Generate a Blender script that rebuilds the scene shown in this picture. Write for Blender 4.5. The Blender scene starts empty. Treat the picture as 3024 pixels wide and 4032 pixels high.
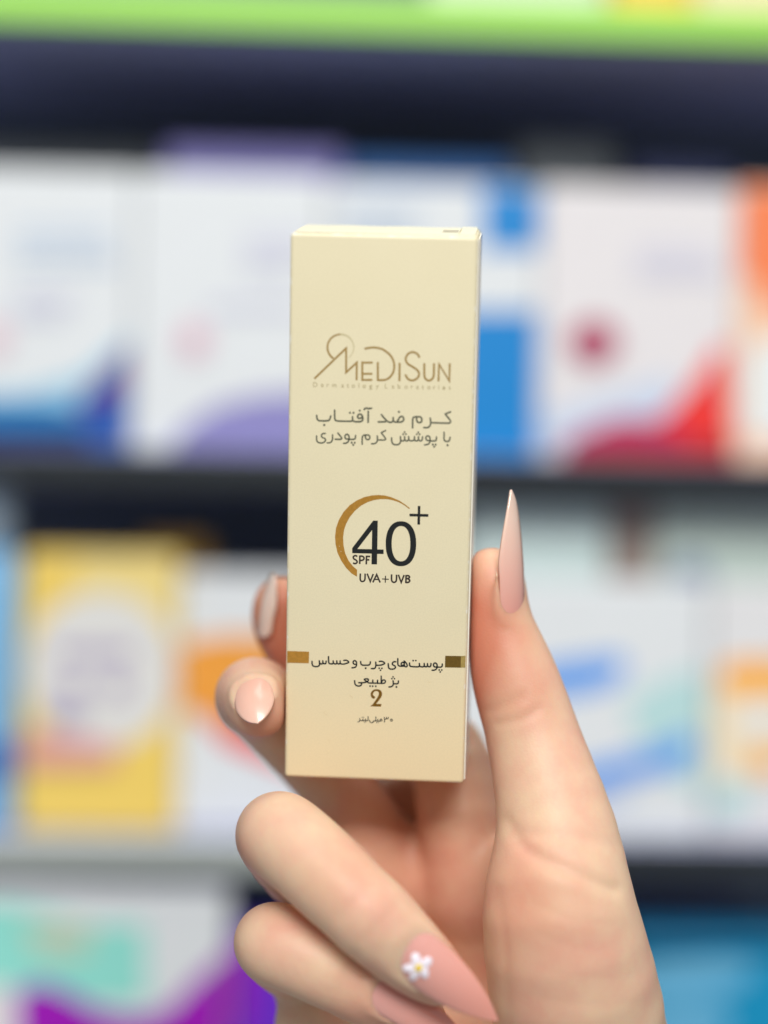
import bpy, bmesh, math, random
import numpy as np
from mathutils import Vector, Matrix

random.seed(7)
np.random.seed(7)
scene = bpy.context.scene
COL = scene.collection

# ------------------------------------------------------------------ camera
D = 500.0            # millimetres from the lens to the middle of the carton front
F = 8400.0           # focal length in photograph pixels (photograph 3024 wide)
ROLL = math.radians(1.1)
RW = Matrix.Rotation(-ROLL, 3, 'Y')      # camera aligned frame -> world (camera is rolled a little)

cam = bpy.data.cameras.new('camera')
cam_ob = bpy.data.objects.new('camera', cam)
COL.objects.link(cam_ob)
cam.sensor_fit = 'HORIZONTAL'
cam.sensor_width = 36.0
cam.lens = 36.0 * F / 3024.0
cam.clip_start = 0.01
cam.clip_end = 50.0
cam.dof.use_dof = True
cam.dof.focus_distance = 0.5035
cam.dof.aperture_fstop = 3.45
M = (RW @ Matrix.Rotation(math.radians(90), 3, 'X')).to_4x4()
M.translation = RW @ Vector((0, -D / 1000, 0))
cam_ob.matrix_world = M
scene.camera = cam_ob

# ------------------------------------------------------------------ light
world = bpy.data.worlds.new('World')
scene.world = world
world.use_nodes = True
bg = world.node_tree.nodes['Background']
bg.inputs[0].default_value = (0.97, 0.98, 1.0, 1)
bg.inputs[1].default_value = 0.28

def area(name, loc, target, sx, sy, power, color):
    l = bpy.data.lights.new(name, 'AREA')
    l.shape = 'RECTANGLE'; l.size = sx; l.size_y = sy; l.energy = power; l.color = color
    o = bpy.data.objects.new(name, l); COL.objects.link(o)
    o.location = loc
    o.rotation_euler = (Vector(target) - Vector(loc)).to_track_quat('-Z', 'Y').to_euler()
    return o
area('panel_light', (0.25, 0.10, 1.55), (0.0, 0.35, 0.0), 1.5, 0.7, 13, (1.0, 0.985, 0.95))  # ceiling panel overhead
area('panel_light', (0.05, -2.7, 1.95), (0.0, 0.3, -0.05), 2.0, 1.0, 110, (1.0, 0.985, 0.95))  # front fill added behind the camera, aimed at the carton and shelves

scene.render.engine = 'CYCLES'
scene.cycles.use_denoising = True
scene.cycles.max_bounces = 8
scene.view_settings.view_transform = 'Standard'
scene.view_settings.look = 'None'
scene.view_settings.gamma = 1.0
scene.view_settings.exposure = 0.0
scene.view_settings.use_curve_mapping = False

# ------------------------------------------------------------------ helpers
def lin(c):
    return tuple((v / 12.92 if v <= 0.04045 else ((v + 0.055) / 1.055) ** 2.4) for v in (x / 255.0 for x in c))

def new_mat(name):
    m = bpy.data.materials.new(name); m.use_nodes = True
    nt = m.node_tree
    return m, nt, nt.nodes['Principled BSDF']

def N(nt, t, **kw):
    n = nt.nodes.new(t)
    for k, v in kw.items():
        setattr(n, k, v)
    return n

_mats = {}
def paper(name, rgb, rough=0.38, var=0.05, metallic=0.0, scale=60.0, bump=0.0, coat=0.0):
    """printed card: base colour with faint mottling and a fine board grain"""
    if name in _mats:
        return _mats[name]
    m, nt, b = new_mat(name)
    c = lin(rgb)
    tc = N(nt, 'ShaderNodeTexCoord')
    no = N(nt, 'ShaderNodeTexNoise'); no.inputs['Scale'].default_value = scale; no.inputs['Detail'].default_value = 5
    nt.links.new(tc.outputs['Object'], no.inputs['Vector'])
    mx = N(nt, 'ShaderNodeMix', data_type='RGBA')
    mx.inputs['A'].default_value = (*[v * (1 - var) for v in c], 1)
    mx.inputs['B'].default_value = (*[min(1, v * (1 + var)) for v in c], 1)
    nt.links.new(no.outputs['Fac'], mx.inputs['Factor'])
    nt.links.new(mx.outputs['Result'], b.inputs['Base Color'])
    b.inputs['Roughness'].default_value = rough
    b.inputs['Metallic'].default_value = metallic
    b.inputs['Coat Weight'].default_value = coat
    if bump:
        n2 = N(nt, 'ShaderNodeTexNoise'); n2.inputs['Scale'].default_value = 2500; n2.inputs['Detail'].default_value = 3
        nt.links.new(tc.outputs['Object'], n2.inputs['Vector'])
        bp = N(nt, 'ShaderNodeBump'); bp.inputs['Strength'].default_value = bump; bp.inputs['Distance'].default_value = 0.0001
        nt.links.new(n2.outputs['Fac'], bp.inputs['Height'])
        nt.links.new(bp.outputs['Normal'], b.inputs['Normal'])
    _mats[name] = m
    return m

def link_mesh(name, me, mat, parent=None, smooth=False):
    o = bpy.data.objects.new(name, me)
    COL.objects.link(o)
    if mat is not None:
        me.materials.append(mat)
    if parent is not None:
        o.parent = parent
    if smooth:
        me.polygons.foreach_set('use_smooth', [True] * len(me.polygons))
    return o

def mesh_py(name, verts, faces, mat, parent=None, smooth=False):
    me = bpy.data.meshes.new(name)
    me.from_pydata([tuple(v) for v in verts], [], faces)
    me.update()
    return link_mesh(name, me, mat, parent, smooth)

def empty(name, mat4=None, label=None, cat=None, group=None, kind=None):
    o = bpy.data.objects.new(name, None)
    o.empty_display_size = 0.02
    COL.objects.link(o)
    if mat4 is not None:
        o.matrix_world = mat4
    tag(o, label, cat, group, kind)
    return o

def tag(o, label=None, cat=None, group=None, kind=None):
    for k, v in (('label', label), ('category', cat), ('group', group), ('kind', kind)):
        if v:
            o[k] = v
    return o

def box_mesh(name, lo, hi, mat, parent=None, bevel=0.0, seg=2):
    bm = bmesh.new()
    bmesh.ops.create_cube(bm, size=1.0)
    for v in bm.verts:
        v.co = Vector([(lo[i] + hi[i]) / 2 + v.co[i] * (hi[i] - lo[i]) for i in range(3)])
    if bevel:
        bmesh.ops.bevel(bm, geom=bm.edges[:], offset=bevel, segments=seg, profile=0.5, affect='EDGES')
    me = bpy.data.meshes.new(name); bm.to_mesh(me); bm.free()
    return link_mesh(name, me, mat, parent, smooth=False)

def catmull(pts, n=6, closed=False):
    p = [np.array(q, float) for q in pts]
    if len(p) < 3:
        return p
    out = []
    m = len(p)
    rng = range(m if closed else m - 1)
    for i in rng:
        if closed:
            a, b, c, d = p[(i - 1) % m], p[i], p[(i + 1) % m], p[(i + 2) % m]
        else:
            a = p[i - 1] if i > 0 else 2 * p[0] - p[1]
            b, c = p[i], p[i + 1]
            d = p[i + 2] if i + 2 < m else 2 * p[-1] - p[-2]
        for k in range(n):
            t = k / n
            out.append(0.5 * (2 * b + (c - a) * t + (2 * a - 5 * b + 4 * c - d) * t * t + (3 * b - a - 3 * c + d) * t ** 3))
    if not closed:
        out.append(p[-1])
    return out

def C(px, py, d):
    """photograph pixel and depth (mm behind the carton middle) -> camera aligned millimetres"""
    return np.array([(px - 1512) * (D + d) / F, d, (2016 - py) * (D + d) / F])

def W(c):
    """camera aligned millimetres -> world metres"""
    return RW @ (Vector(c) / 1000.0)

# ================================================================== SHELVING BEHIND
YAW = math.radians(3.0)
SD = 0.85                                   # metres from the lens to the shelf fronts
K = SD / 1.40
S_ROT = Matrix.Rotation(YAW, 3, 'Z')
S_ORG = Vector((0, SD - D / 1000, 0))
S_MAT = Matrix.Translation(S_ORG) @ S_ROT.to_4x4()
CAM_LOC = RW @ Vector((0, -D / 1000, 0))
S_INV = S_MAT.inverted()

def S(px, py, off=0.0):
    """where the sight line of a photograph pixel meets the upright plane 'off' metres behind the shelf fronts: local (x, z)"""
    ray = RW @ Vector(((px - 1512) / F, 1.0, (2016 - py) / F))
    o = S_INV @ CAM_LOC
    r = S_INV.to_3x3() @ ray
    t = (off - o.y) / r.y
    p = o + r * t
    return p.x, p.z

m_shelf = paper('shelf_slate_enamel', (176, 182, 222), rough=0.2, var=0.05, scale=20)
m_trim = paper('shelf_edge_dark', (40, 46, 50), rough=0.3, var=0.1, scale=20)
m_back = paper('back_panel_dark', (84, 98, 116), rough=0.5, var=0.2, scale=8)
m_rail = paper('lime_rail_plastic', (158, 226, 80), rough=0.35, var=0.03, scale=10)
m_post = paper('upright_dark', (30, 34, 38), rough=0.3, var=0.1)

Z0 = S(1512, 2)[1]; Z1 = S(1512, 1795)[1]; Z2 = S(1512, 3295)[1]; Z3 = Z2 - 0.205 * K
XL, XR = -0.62 * K, 0.62 * K
unit = empty('shelf_unit', S_MAT, 'dark shelving unit filled with cartons behind the hand', 'shelf')
T = 0.020 * K
for z in (Z0, Z1, Z2, Z3):
    box_mesh('shelf_board', (XL, -0.010 * K, z - T), (XR, 0.298 * K, z), m_shelf, unit, 0.001)
    box_mesh('shelf_edge', (XL, -0.0130 * K, z - T - 0.001), (XR, -0.0101 * K, z - 0.0005), m_trim, unit, 0.0005)
rz1 = S(1512, 2, -0.016 * K)[1]; rz0 = S(1512, 128, -0.016 * K)[1]
box_mesh('label_rail', (XL, -0.0175 * K, rz0), (XR, -0.0135 * K, rz1 + 0.001), m_rail, unit, 0.0006)
xh = S(1100, 3400, -0.016 * K)[0]
box_mesh('label_holder', (XL, -0.0175 * K, Z2 - T - 0.001), (xh, -0.0135 * K, Z2 - 0.0005), paper('label_holder_grey', (168, 176, 172), rough=0.25), unit, 0.0006)
box_mesh('back_panel', (XL, 0.300 * K, Z3 - 0.10), (XR, 0.312 * K, Z0 + 0.18), m_back, unit, 0.001)
for x in (XL - 0.022, XR + 0.002):
    box_mesh('upright', (x, -0.012, Z3 - 0.10), (x + 0.020, 0.312 * K, Z0 + 0.18), m_post, unit, 0.002)

def clip_poly(pts, x0, x1, y0, y1):
    def cut(ps, f, inter):
        out = []
        for i in range(len(ps)):
            a, b = ps[i - 1], ps[i]
            if f(b):
                if not f(a): out.append(inter(a, b))
                out.append(b)
            elif f(a):
                out.append(inter(a, b))
        return out
    def ix(x): return lambda a, b: (x, a[1] + (b[1] - a[1]) * (x - a[0]) / (b[0] - a[0]))
    def iy(y): return lambda a, b: (a[0] + (b[0] - a[0]) * (y - a[1]) / (b[1] - a[1]), y)
    ps = list(pts)
    for f, it in ((lambda p: p[0] >= x0, ix(x0)), (lambda p: p[0] <= x1, ix(x1)), (lambda p: p[1] >= y0, iy(y0)), (lambda p: p[1] <= y1, iy(y1))):
        ps = cut(ps, f, it)
        if not ps: return []
    return ps

def carton(name, label, x0, x1, ytop, zshelf, off, depth, mat, prints=(), group='cartons on the shelves behind', cat='carton', side=None):
    """a pack: photograph x span and top, standing on zshelf, front plane 'off' behind the shelf fronts"""
    off *= K; depth *= K
    xm = (x0 + x1) / 2
    lx, lz = S(x0, ytop, off); rx, rz = S(x1, ytop, off)
    top = S(xm, ytop, off)[1]
    org = ((lx + rx) / 2, off, zshelf)
    e = empty(name, S_MAT @ Matrix.Translation(org), label, cat, group)
    hw = (rx - lx) / 2; h = top - zshelf
    box_mesh('body', (-hw, 0.0, 0.0005), (hw, depth, h), mat, e, 0.0012)
    # tuck-in lid seam on top and the glued side seam
    box_mesh('lid_flap', (-hw + 0.0015, 0.0015, h), (hw - 0.0015, depth - 0.002, h + 0.0006), mat, e)
    k = 0
    for pr in prints:
        nm, pts, m = pr[:3]
        sm = len(pr) > 3 and pr[3]
        if sm:
            pts = [tuple(p) for p in catmull(pts, 5, closed=True)]
        # clip to the front face in local coordinates
        loc = [S(px, py, off) for px, py in pts]
        loc = [(x - org[0], z - org[2]) for x, z in loc]
        loc = clip_poly(loc, -hw + 0.0008, hw - 0.0008, 0.001, h - 0.0008)
        if len(loc) < 3:
            continue
        t0 = 0.0002 + 0.0003 * k; k += 1
        bm = bmesh.new()
        vs = []
        for p in loc:
            if not vs or (vs[-1].co - Vector((p[0], -t0, p[1]))).length > 1e-6:
                vs.append(bm.verts.new((p[0], -t0, p[1])))
        if (vs[0].co - vs[-1].co).length < 1e-6:
            bm.verts.remove(vs.pop())
        es = [bm.edges.new((vs[i], vs[(i + 1) % len(vs)])) for i in range(len(vs))]
        bmesh.ops.triangle_fill(bm, use_beauty=True, edges=es, normal=(0, -1, 0))
        for f in bm.faces:
            f.normal_update()
            if f.normal.y > 0: f.normal_flip()
        me = bpy.data.meshes.new(nm); bm.to_mesh(me); bm.free()
        link_mesh(nm, me, m, e)
    return e

def rect(x0, y0, x1, y1):
    return [(x0, y0), (x1, y0), (x1, y1), (x0, y1)]

def disc(cx, cy, rx, ry=None, n=28):
    ry = ry or rx
    return [(cx + rx * math.cos(2 * math.pi * i / n), cy + ry * math.sin(2 * math.pi * i / n)) for i in range(n)]

def col(rgb, rough=0.35):
    return paper('card_%02x%02x%02x' % rgb, rgb, rough=rough, var=0.035)

def text_rows(x0, x1, y0, y1, n, mat, name='text_line'):
    out = []
    st = (y1 - y0) / n
    r = random.Random(int(x0 + y0))
    for i in range(n):
        xe = x1 - (x1 - x0) * r.uniform(0, 0.35)
        out.append((name, rect(x0, y0 + i * st + st * 0.25, xe, y0 + i * st + st * 0.75), mat))
    return out

white = col((224, 229, 233)); white2 = col((228, 225, 228)); offw = col((225, 226, 229))
paleblue = col((190, 206, 226)); lilac = col((140, 136, 196)); lilac2 = col((205, 206, 228)); navy = col((0, 28, 110))
cyan = col((0, 118, 182)); skyb = col((150, 200, 226)); blue = col((0, 132, 208)); blue2 = col((24, 84, 172)); magenta = col((100, 8, 126))
crimson = col((188, 26, 96)); red = col((236, 48, 44)); darkred = col((170, 26, 36)); orange = col((246, 132, 82)); peach = col((246, 206, 176))
pinkp = col((226, 196, 208)); yellow = col((240, 208, 104)); yellow2 = col((238, 216, 140)); greyw = col((210, 214, 214))
amber = col((238, 160, 62)); mint = col((146, 226, 214)); beige = col((206, 206, 180)); purple = col((158, 0, 184)); violet = col((112, 36, 204))
teal = col((0, 142, 190)); tealdark = col((0, 84, 116)); lightblue = col((104, 178, 216)); greyteal = col((156, 180, 180)); brownish = col((138, 124, 118))
cornf = col((92, 158, 238)); sunor = col((255, 178, 60)); paleaqua = col((184, 220, 222)); lavgrey = col((172, 162, 194)); pinkred = col((222, 158, 154))
bluebox = col((14, 92, 160)); lavbox = col((128, 122, 190)); navybox = col((14, 30, 84)); mauve = col((120, 70, 96)); greenw = col((214, 232, 196)); cream = col((246, 226, 180)); yel0 = col((252, 200, 70))
grey_soft = col((84, 92, 98))

# ---- top shelf: only the feet of the packs show over the lime rail
carton('product_carton', 'pale green white carton standing just above the lime rail', 1700, 2400, -700, Z0, 0.004, 0.05, greenw)
carton('product_carton', 'yellow orange carton at the top edge above the lime rail', 2420, 2740, -640, Z0, 0.004, 0.05, yel0)
carton('product_carton', 'cream carton at the top right corner above the lime rail', 2752, 3260, -680, Z0, 0.004, 0.06, cream)

# ---- first full row
carton('product_carton', 'white carton with navy foot and magenta swoosh at the left edge', -140, 532, 672, Z1, 0.004, 0.06, white,
       text_rows(60, 480, 880, 1060, 3, paleblue) + text_rows(60, 300, 1150, 1260, 2, lilac2) + [
       ('pink_dot', disc(-20, 1330, 60), pinkp),
       ('pale_band', [(-160, 1560), (120, 1540), (330, 1480), (560, 1280), (560, 1900), (-160, 1900)], skyb),
       ('magenta_swoosh', [(310, 1570), (410, 1480), (560, 1290), (560, 1900), (330, 1900)], magenta),
       ('blue_corner', [(290, 1660), (420, 1560), (500, 1500), (560, 1460), (560, 1900), (290, 1900)], blue2),
       ('cyan_band', [(-160, 1590), (200, 1590), (330, 1620), (330, 1740), (-160, 1740)], cyan),
       ('navy_foot', [(-160, 1690), (340, 1690), (380, 1900), (-160, 1900)], navy)])
carton('product_carton', 'white carton with lavender hill and faint pink spot left of the cream carton', 538, 1284, 690, Z1, 0.003, 0.06, white,
       text_rows(960, 1240, 910, 1080, 3, lilac2) + text_rows(820, 1240, 1180, 1240, 1, lilac2) + [
       ('pink_spot', disc(765, 1340, 62, 70), pinkp), ('pink_core', disc(758, 1342, 24, 32), col((206, 150, 180))),
       ('lavender_hill', [(640, 1820), (720, 1690), (850, 1600), (1010, 1560), (1290, 1540), (1290, 1900), (640, 1900)], lilac)])
carton('product_carton', 'white and bright blue carton right behind the cream carton', 1290, 2132, 728, Z1, 0.002, 0.06, white, [
       ('blue_block', rect(1900, 690, 2128, 985), blue),
       ('blue_panel', rect(1500, 1225, 2128, 1900), blue)] + text_rows(1350, 1700, 800, 1000, 3, paleblue))
carton('product_carton', 'white carton with crimson dot and red swoosh on the right', 2137, 2908, 740, Z1, 0.004, 0.06, white2,
       text_rows(2500, 2850, 970, 1100, 3, lilac2) + [
       ('pink_halo', disc(2340, 1345, 118, 100), col((224, 214, 218))), ('crimson_dot', disc(2335, 1348, 92, 84), col((170, 0, 80))),
       ('pale_band', [(2120, 1640), (2400, 1560), (2640, 1480), (2700, 1640), (2120, 1760)], col((200, 214, 236))),
       ('red_swoosh', [(2470, 1720), (2620, 1630), (2740, 1500), (2820, 1370), (2860, 1370), (2880, 1900), (2470, 1900)], red),
       ('magenta_hill', [(2170, 1860), (2250, 1720), (2430, 1650), (2600, 1660), (2720, 1740), (2720, 1900), (2170, 1900)], crimson),
       ('dark_red_foot', [(2150, 1880), (2260, 1760), (2480, 1735), (2680, 1750), (2900, 1730), (2900, 1920), (2150, 1920)], darkred)])
carton('product_carton', 'orange topped carton with peach foot cut by the right edge', 2913, 3420, 742, Z1, 0.006, 0.06, peach, [
       ('orange_top', [(2900, 700), (3440, 700), (3440, 1290), (3010, 1210), (2970, 1100), (2900, 1090)], orange),
       ('white_panel', [(2930, 1400), (3010, 1330), (3300, 1330), (3300, 1720), (2930, 1720)], col((232, 238, 238)))])
# packs standing behind that row
carton('product_carton', 'lavender carton behind, its top showing over the white cartons', 655, 1345, 585, Z1, 0.085, 0.06, lavbox)
carton('product_carton', 'deep blue carton behind, top showing above the cream carton', 1365, 2010, 640, Z1, 0.085, 0.06, bluebox)
carton('product_carton', 'small navy carton behind the crimson dotted carton', 2500, 2880, 650, Z1, 0.09, 0.06, navybox)
carton('product_carton', 'soft grey carton behind the gap right of the blue carton', 2045, 2420, 560, Z1, 0.10, 0.06, grey_soft)
carton('product_carton', 'slate grey carton behind the leftmost white carton', -120, 620, 585, Z1, 0.11, 0.06, col((62, 70, 76)))

# ---- second row
carton('product_carton', 'yellow carton with large pale round emblem at the left', 95, 705, 2180, Z2, 0.012, 0.07, yellow, [
       ('pale_top', rect(300, 2140, 690, 2420), yellow2),
       ('round_emblem', disc(400, 2640, 300, 310), col((222, 222, 220))),
       ('emblem_text', rect(225, 2545, 520, 2600), lavgrey), ('emblem_text', rect(235, 2680, 330, 2760), lavgrey), ('emblem_text', rect(420, 2660, 500, 2740), lavgrey), ('emblem_text', rect(200, 2790, 330, 2850), lavgrey),
       ('pink_band', [(95, 2890), (240, 2900), (460, 2930), (460, 3010), (95, 3020)], pinkred)])
carton('product_carton', 'tall dark yellow carton just behind the round emblem carton', 560, 815, 2130, Z2, 0.090, 0.05, col((226, 176, 62)))
carton('product_carton', 'white carton with amber band and red curve left of the fingers', 709, 1420, 2265, Z2, 0.022, 0.06, white, [
       ('amber_band', [(700, 2540), (860, 2500), (1200, 2500), (1440, 2540), (1440, 2900), (1180, 2880), (860, 2830), (700, 2800)], amber),
       ('orange_edge', [(780, 2800), (1000, 2840), (1440, 2860), (1440, 2930), (1050, 2910), (860, 2890)], col((226, 110, 40))),
       ('red_curve', [(840, 2860), (960, 2870), (1440, 2900), (1440, 3050), (1180, 3040), (1000, 2970), (880, 2920)], red)])
carton('product_carton', 'wide white carton with blue swooshes right of the thumb', 1560, 2790, 2290, Z2, 0.000, 0.03, white, [
       ('blue_brush', [(2060, 2640), (2250, 2600), (2440, 2585), (2455, 2650), (2380, 2710), (2200, 2745), (2040, 2745)], cornf, True),
       ('aqua_panel', [(2480, 2760), (2790, 2650), (2790, 3040), (2700, 3100), (2560, 2960)], paleaqua, True),
       ('blue_sweep', [(2180, 3050), (2400, 2990), (2560, 2950), (2700, 2890), (2730, 2960), (2640, 3030), (2460, 3070), (2250, 3120)], cornf, True),
       ('pale_sweep', [(2200, 3140), (2420, 3090), (2500, 3110), (2380, 3170), (2200, 3190)], col((190, 204, 238)), True)])
carton('product_carton', 'white carton with orange marks at the right edge', 2800, 3400, 2310, Z2, 0.003, 0.028, offw, [
       ('cream_patch', [(2805, 2720), (2900, 2690), (3100, 2700), (3100, 3000), (2860, 3060), (2805, 3000)], col((242, 226, 196)), True),
       ('orange_mark', [(2830, 2640), (2900, 2600), (3120, 2610), (3120, 2720), (2900, 2730), (2840, 2700)], sunor, True),
       ('orange_mark', disc(3020, 3000, 62, 56), sunor),
       ('white_mark', disc(3000, 2830, 70, 70), col((232, 236, 240))),
       ('teal_mark', [(2790, 3120), (2900, 3080), (2960, 3120), (2900, 3200), (2800, 3200)], paleaqua, True)])
carton('product_carton', 'grey teal carton behind the thumb nail', 1830, 2395, 2000, Z2, 0.036, 0.05, col((206, 224, 222)))
carton('product_carton', 'narrow brown grey carton between two grey teal cartons', 2405, 2580, 2000, Z2, 0.046, 0.05, col((168, 150, 142)))
carton('product_carton', 'grey teal carton with slate patch at the far right, behind', 2590, 3300, 2010, Z2, 0.038, 0.05, col((196, 212, 204)), [
       ('slate_patch', disc(2720, 2270, 80, 70), col((130, 144, 172)))])

# ---- third row, cut by the lower edge
carton('product_carton', 'white carton with mint panel and purple wave at the lower left', -160, 905, 3500, Z3, 0.000, 0.06, white, [
       ('mint_panel', [(-160, 3560), (60, 3560), (380, 3640), (570, 3640), (575, 3950), (-160, 3950)], mint),
       ('beige_text', rect(110, 3640, 360, 3690), beige), ('beige_text', rect(130, 3710, 350, 3755), beige),
       ('white_corner', [(-160, 3880), (60, 3880), (90, 4300), (-160, 4300)], white2),
       ('purple_wave', [(70, 3900), (160, 3870), (250, 3900), (400, 3985), (560, 4010), (680, 3960), (770, 3860), (905, 3740), (1000, 3700), (1000, 4600), (90, 4600)], purple)])
carton('product_carton', 'violet carton beside the mint carton, next to the little finger', 915, 1500, 3690, Z3, 0.004, 0.06, violet, [
       ('purple_edge', [(905, 3690), (1010, 3690), (960, 4050), (905, 4100)], purple)])
carton('product_carton', 'teal blue carton with light blue stripe at the lower right', 2480, 3400, 3705, Z3, 0.004, 0.06, teal, [
       ('dark_top_band', [(2480, 3700), (3400, 3700), (3400, 3770), (2900, 3760), (2480, 3790)], tealdark),
       ('light_stripe', [(2480, 3850), (2620, 3790), (2860, 3780), (2960, 3810), (2900, 3890), (2700, 3930), (2480, 3930)], lightblue, True),
       ('pale_sweep', [(2500, 4010), (2700, 3960), (2860, 3980), (2820, 4100), (2500, 4120)], lightblue, True)])

def bottle(name, label, cx, half, ytop, zshelf, off, mat, capmat, capfrac, prints=None):
    off *= K
    x, top = S(cx, ytop, off)
    r = abs(S(cx + half, ytop, off)[0] - x)
    e = empty(name, S_MAT @ Matrix.Translation((x, off + r, zshelf)), label, 'bottle')
    h = top - zshelf
    def lathe(nm, prof, m):
        n = 40; vs = []; fs = []
        for (rr, z) in prof:
            for i in range(n):
                a = 2 * math.pi * i / n
                vs.append((rr * math.cos(a), rr * math.sin(a), z))
        for k in range(len(prof) - 1):
            for i in range(n):
                j = (i + 1) % n
                fs.append((k * n + i, k * n + j, (k + 1) * n + j, (k + 1) * n + i))
        fs.append(tuple(range(n - 1, -1, -1))); fs.append(tuple((len(prof) - 1) * n + i for i in range(n)))
        return mesh_py(nm, vs, fs, m, e, True)
    hb = h * (1 - capfrac)
    lathe('body', [(r * 0.93, 0.0005), (r, 0.003), (r, hb * 0.86), (r * 0.94, hb * 0.93), (r * 0.72, hb * 0.985), (r * 0.62, hb)], mat)
    lathe('cap', [(r * 0.66, hb + 0.0004), (r * 0.68, hb + 0.001), (r * 0.68, h - 0.003), (r * 0.62, h - 0.0006), (r * 0.3, h)], capmat)
    if prints:
        for (nm, f0, f1, m) in prints:
            lathe(nm, [(r * 1.004, hb * f0), (r * 1.006, hb * f0 + 0.0004), (r * 1.006, hb * f1 - 0.0004), (r * 1.004, hb * f1)], m)
    return e
bottle('product_bottle', 'light blue bottle with grey blue cap at the left edge', -60, 150, 1880, Z2, 0.004, col((134, 192, 238)), col((140, 158, 176)), 0.20,
       [('label_band', 0.18, 0.32, col((76, 126, 200)))])
bottle('product_bottle', 'dark bottle with grey cap behind the teal carton', 3010, 105, 3430, Z3, 0.075, col((30, 36, 44)), col((120, 128, 134)), 0.2)

# ================================================================== THE CREAM CARTON
CW, CH, CD = 43.09, 130.25, 32.0
cx0, cz0 = -1.213, -0.512
rx_, ry_, rz_ = math.radians(10.774), math.radians(1.098), math.radians(-3.432)
RB = Matrix.Rotation(ry_, 3, 'Y') @ Matrix.Rotation(rx_, 3, 'X') @ Matrix.Rotation(rz_, 3, 'Z')
B_C = RB.to_4x4(); B_C.translation = Vector((cx0, 0, cz0))          # carton frame -> camera aligned mm
B_W = (RW @ RB).to_4x4(); B_W.translation = W((cx0, 0, cz0))        # carton frame -> world
B_CI = B_C.inverted()

def FACE(px, py):
    """photograph pixel -> (x, z) in mm on the carton's front face"""
    o = B_CI @ Vector((0, -D, 0))
    r = B_CI.to_3x3() @ Vector(((px - 1512) / F, 1.0, (2016 - py) / F))
    t = -o.y / r.y
    p = o + r * t
    return p.x, p.z

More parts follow.
